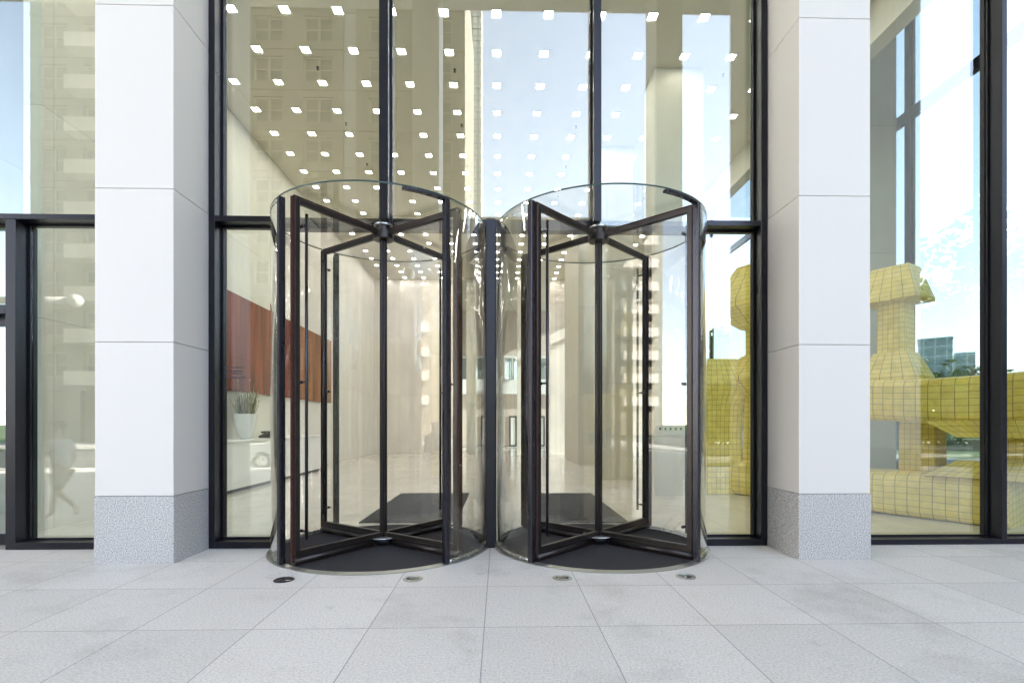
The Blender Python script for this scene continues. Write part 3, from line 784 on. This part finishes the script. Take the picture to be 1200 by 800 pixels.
# ------------------------------------------------------------------ buildings around
def stone_block(name, label, x0, x1, yf, depth, floors, fh, cols, mat, balcony=False, z0=5.0):
    W = x1 - x0; Hh = z0 + floors * fh
    t = empty(name, ((x0 + x1) / 2, yf, 0), 0, label, 'building', 'buildings across the road')
    m = MB(); hw = W / 2
    m.box(-hw, hw, -depth, -.45, -.1, Hh)
    pw = W / cols; ww = min(2.7, pw * .62); wh = fh * .62
    for i in range(cols + 1):
        xa = -hw + i * pw - (pw - ww) / 2; xb = xa + (pw - ww)
        xa = max(xa, -hw); xb = min(xb, hw)
        m.box(xa, xb, -.46, 0, z0, Hh)
    for j in range(floors + 1):
        za = z0 + j * fh - (fh - wh) / 2; zb = za + fh - wh
        za = max(za, z0 - .4); zb = min(zb, Hh + .6)
        m.box(-hw + .02, hw - .02, -.455, -.03, za, zb)
        if j < floors: m.box(-hw, hw, -.44, .10, z0 + j * fh - .12, z0 + j * fh + .12)
    m.box(-hw, hw, -.5, .12, z0 - .5, z0 - .05)
    for i in range(cols + 1): m.box(max(-hw, -hw + i * pw - .5), min(hw, -hw + i * pw + .5), -.46, .06, -.1, z0 - .5)
    m.build('wall', M[mat], t)
    w0_ = p0 = None
    for j in range(floors):
        for i in range(cols):
            xc = -hw + (i + .5) * pw; zc = z0 + (j + .5) * fh
            if w0_ is None:
                f_ = MB(); a_, b2 = ww / 2, wh / 2
                f_.box(-a_, -a_ + .16, -.40, -.22, -b2, b2).box(a_ - .16, a_, -.40, -.22, -b2, b2).box(-a_ + .16, a_ - .16, -.40, -.22, -b2, -b2 + .14).box(-a_ + .16, a_ - .16, -.40, -.22, b2 - .14, b2)
                f_.box(-.10, .10, -.40, -.24, -b2 + .14, b2 - .14).box(-a_ + .16, -.1, -.395, -.25, -.06, .06).box(.1, a_ - .16, -.395, -.25, -.06, .06)
                w0_ = f_.build('window', M['winframe'], t); p0 = MB().box(-a_, a_, -.43, -.41, -b2, b2).build('pane', M['darkwin'], w0_); o = w0_
            else:
                o = w0_.copy(); COL.objects.link(o); o.parent = t; q = p0.copy(); COL.objects.link(q); q.parent = o
            o.location = (xc, 0, zc)
    if balcony:
        b0_ = None
        for j in range(floors):
            for i in range(1, cols, 2):
                if b0_ is None:
                    b0_ = MB().box(-1.7, 1.7, .101, 1.5, -.12, .1).box(-1.7, 1.7, 1.42, 1.5, .1, 1.1).box(-1.7, -1.62, .101, 1.42, .1, 1.1).box(1.62, 1.7, .101, 1.42, .1, 1.1).build('balcony', M['concwhite'], t); o = b0_
                else: o = b0_.copy(); COL.objects.link(o); o.parent = t
                o.location = (-hw + (i + .5) * pw, 0, z0 + j * fh)
    return t
stone_block('apartment_block', 'tan stone block with deep punched windows, mirrored over the left door', -27.5, -14.1, -33.7, 16, 9, 3.65, 3, 'limestone', z0=13.4)
stone_block('apartment_block', 'brown stone block with a single window bay, mirrored above the left door', -12.95, -3.15, -33.7, 16, 9, 3.65, 2, 'limestone2', z0=13.4)
stone_block('apartment_block', 'tan block with stacked balconies, mirrored in the left bay', -41.7, -30, -33.7, 16, 11, 3.65, 3, 'limestone2', True)
t = empty('sky_gap_slab', (-13.53, -33.9, 0), 0, 'narrow grey slab added in the sky gap between the two stone blocks across the road', 'building')  # added slab filling the sky gap, there to mirror as a bright strip
m = MB().box(-.55, .56, -8, -.3, -.1, 46)
for j in range(13): m.bbox(-.55, .56, -.31, 0, .2 + j * 3.5, 3.66 + j * 3.5, .02)
m.build('wall', M['lampgrey'], t)
t = empty('slender_tower', (-7.0, -125, 0), 0, 'slender pale tower with fine ribs mirrored between the two doors', 'building')
m = MB().box(-2.4, 2.0, -14, -.3, 0, 150)
for j in range(46): m.box(-2.5, 2.1, -14.1, 0, 2 + j * 3.2, 3.2 + j * 3.2)
m.build('wall', M['towerwall'], t)
t = empty('balcony_tower', (-62, -8, 0), 0, 'pale apartment tower with white balconies far along the street', 'building')
m = MB().box(-9, 0, -9, 9, 0, 66)
m.build('wall', M['limestone2'], t)
b0_ = None
for j in range(20):
    for yy in (-5.5, 5.5):
        if b0_ is None:
            b0_ = MB().box(.001, 1.6, -2.4, 2.4, 0, .2).box(1.5, 1.6, -2.4, 2.4, .2, 1.2).box(.001, 1.5, -2.4, -2.3, .2, 1.2).box(.001, 1.5, 2.3, 2.4, .2, 1.2).build('balcony', M['concwhite'], t); o = b0_
        else: o = b0_.copy(); COL.objects.link(o); o.parent = t
        o.location = (0, yy, 4 + j * 3.1)
t = empty('balcony_tower', (64, 32, 0), 0, 'brown apartment tower with white balconies, mirrored in the right hand door wings', 'building')
MB().box(0, 16, -10, 9, 0, 58).build('wall', M['limestone2'], t)
c0_ = None
for j in range(17):
    for yy in (-7, -1, 5):
        if c0_ is None:
            c0_ = MB().box(-1.6, -.001, -2.0, 2.0, 0, .2).box(-1.6, -1.5, -2.0, 2.0, .2, 1.2).box(-1.5, -.001, -2.0, -1.9, .2, 1.2).box(-1.5, -.001, 1.9, 2.0, .2, 1.2).build('balcony', M['concwhite'], t); o = c0_
        else: o = c0_.copy(); COL.objects.link(o); o.parent = t
        o.location = (0, yy, 4 + j * 3.1)
t = empty('sun_blocker', (45, -1.5, 0), 0, 'unseen pale block added at the right to keep the sun off the pavement', 'building')  # added out of view to shade the pavement and front lobby from the sun
MB().box(-15, 15, -12.5, 13, -.1, 44).build('wall', M['concwhite'], t)
m = MB()
for j in range(11):
    m.box(-15.03, -15.005, -12, 12.5, 3 + j * 3.7, 5.2 + j * 3.7)
m.build('window_band', M['darkwin'], t)
t = empty('glass_office', (81, 92, 0), R(-40), 'distant blue glass office seen past the park trees', 'building')
MB().box(-3.6, 1.2, -4, 4, 0, 16.5).box(-3.7, 1.3, -4.1, 4.1, 16.5, 16.9).build('wall', M['bluewin'], t)
MB().box(1.35, 4.2, -3.5, 3.5, 0, 14).build('low_wing', M['bluewin'], t)

# ------------------------------------------------------------------ parked car
cr = empty('parked_car', (-7.2, -6.6, -.13), 0, 'white saloon car parked at the kerb, reflected behind the reception counter', 'car')
side = [(-2.2, .35), (-2.22, .62), (-2.1, .84), (-1.35, .92), (-.75, 1.36), (.35, 1.40), (1.15, .95), (2.0, .80), (2.2, .62), (2.2, .32)]
m = MB()
rings = [(-.86, .96), (-.80, 1.0), (.80, 1.0), (.86, .96)]
n = len(side); vs_ = []
for y, k in rings: vs_ += [(x * k, y if z < .95 else y * .82, .3 + (z - .3) * (k if z > .4 else 1)) for x, z in side]
fs = []
for j in range(3):
    for i in range(n): fs.append((j * n + i, j * n + (i + 1) % n, (j + 1) * n + (i + 1) % n, (j + 1) * n + i))
fs += [tuple(range(n)), tuple(range(3 * n, 4 * n))[::-1]]
m.add(vs_, fs); m.build('body', M['car'], cr)
for sy in (-1, 1):
    y = sy * .755
    q = [(-1.12, .97), (-.70, 1.27), (-.18, 1.30), (-.18, .97)]; q2 = [(-.10, .97), (-.10, 1.30), (.30, 1.31), (.90, .97)]
    for poly in (q, q2): MB().prism(poly, sy * .70, sy * .735).build('side_window', M['darkwin'], cr)
    for x in (-1.35, 1.38):
        tt = MB().tube((x, sy * .70, .32), (x, sy * .89, .32), .32, n=24).build('wheel', M['tyre'], cr)
        MB().tube((x, sy * .88, .32), (x, sy * .90, .32), .20, n=20).build('rim', M['steel'], tt)
MB().add([(.43, -.62, 1.36), (.43, .62, 1.36), (1.12, .68, .985), (1.12, -.68, .985)], [(0, 1, 2, 3)]).build('windscreen', M['darkwin'], cr)
for y in (-.62, .62):
    MB().bbox(2.10, 2.205, y - .16, y + .16, .60, .72, .01).build('headlight', M['clear'], cr)
    MB().bbox(-2.215, -2.12, y - .16, y + .16, .64, .78, .01).build('tail_light', plain('red_lens', (.4, .02, .02), .2), cr)

# street lamp with side arm and globe
t = empty('street_lamp', (-15.4, -4.5, 0), 0, 'pale street lamp with a horizontal arm and round globe, reflected in the left bay', 'street lamp')
MB().lathe([(.20, 0), (.20, .5), (.15, .6), (.13, 1.9), (.18, 1.92), (.18, 2.02), (.13, 2.05), (.12, 5.8), (0, 5.85)], n=20).build('pole', M['lampgrey'], t)
MB().tube((-2.0, 0, 5.62), (1.1, 0, 5.62), .12, n=14).build('arm', M['lampgrey'], t)
MB().lathe([(0, -.22), (.13, -.19), (.21, -.07), (.22, .04), (.16, .16), (0, .22)], (1.25, 0, 5.62), 20).build('globe', M['lampgrey'], t)

# ------------------------------------------------------------------ pedestrian (seen as a reflection in the left bay)
pr = empty('person', (-6.9, 4.75, 0), R(180), 'person in pale blue shirt and khaki shorts walking past the left bay', 'person')
def skinned(name, pts, edges, mat, parent, sub=2):
    me = bpy.data.meshes.new(name); me.from_pydata([p[:3] for p in pts], edges, [])
    o = bpy.data.objects.new(name, me); COL.objects.link(o); o.parent = parent
    me.materials.append(mat)
    sk = o.modifiers.new('skin', 'SKIN')
    if not me.skin_vertices: 
        me.attributes.new
    bpy.context.view_layer.update()
    for v, p in zip(me.skin_vertices[0].data, pts):
        v.radius = (p[3], p[4] if len(p) > 4 else p[3])
    me.skin_vertices[0].data[0].use_root = True
    ss = o.modifiers.new('sub', 'SUBSURF'); ss.levels = sub; ss.render_levels = sub
    for pl in me.polygons: pl.use_smooth = True
    sk.use_smooth_shade = True
    return o
k = .90
P = [(0, 0, .88, .12, .15), (0, 0, 1.10, .11, .15), (.01, 0, 1.33, .10, .16), (.03, 0, 1.44, .05), (.05, 0, 1.52, .055), (.06, 0, 1.60, .085, .075), (.05, 0, 1.70, .06),
     (.02, .17, 1.36, .05), (-.06, .23, 1.10, .04), (.06, .25, .88, .03), (.10, .25, .80, .035, .02),
     (.02, -.17, 1.36, .05), (.10, -.23, 1.10, .04), (.28, -.22, .95, .03), (.35, -.21, .91, .035, .02),
     (0, .09, .84, .085), (.16, .09, .48, .055), (.22, .09, .10, .035), (.33, .09, .04, .035, .045),
     (0, -.09, .84, .085), (-.06, -.09, .48, .055), (-.36, -.09, .22, .035), (-.34, -.09, .10, .03, .04)]
ED = [(0, 1), (1, 2), (2, 3), (3, 4), (4, 5), (5, 6), (2, 7), (7, 8), (8, 9), (9, 10), (2, 11), (11, 12), (12, 13), (13, 14), (0, 15), (15, 16), (16, 17), (17, 18), (0, 19), (19, 20), (20, 21), (21, 22)]
body = skinned('body', [tuple(x * k for x in p) for p in P], ED, M['skin'], pr)
SH = [(0, 0, .88, .15, .18), (0, 0, 1.10, .13, .175), (.01, 0, 1.32, .12, .18), (.02, 0, 1.41, .075, .10), (.02, .19, 1.35, .075), (-.03, .235, 1.18, .065), (.02, -.19, 1.35, .075), (.07, -.235, 1.18, .065)]
skinned('shirt', [tuple(x * k for x in p) for p in SH], [(0, 1), (1, 2), (2, 3), (2, 4), (4, 5), (2, 6), (6, 7)], M['shirt'], body)
SO = [(0, 0, .90, .14, .17), (.03, .09, .76, .11), (.13, .09, .52, .095), (-.01, -.09, .76, .11), (-.05, -.09, .52, .095)]
skinned('shorts', [tuple(x * k for x in p) for p in SO], [(0, 1), (1, 2), (0, 3), (3, 4)], M['shorts'], body)
HR = [(.035, 0, 1.63, .085, .09), (.045, 0, 1.70, .085, .085), (.0, 0, 1.60, .075)]
skinned('hair', [tuple(x * k for x in p) for p in HR], [(0, 1), (0, 2)], M['hair'], body)
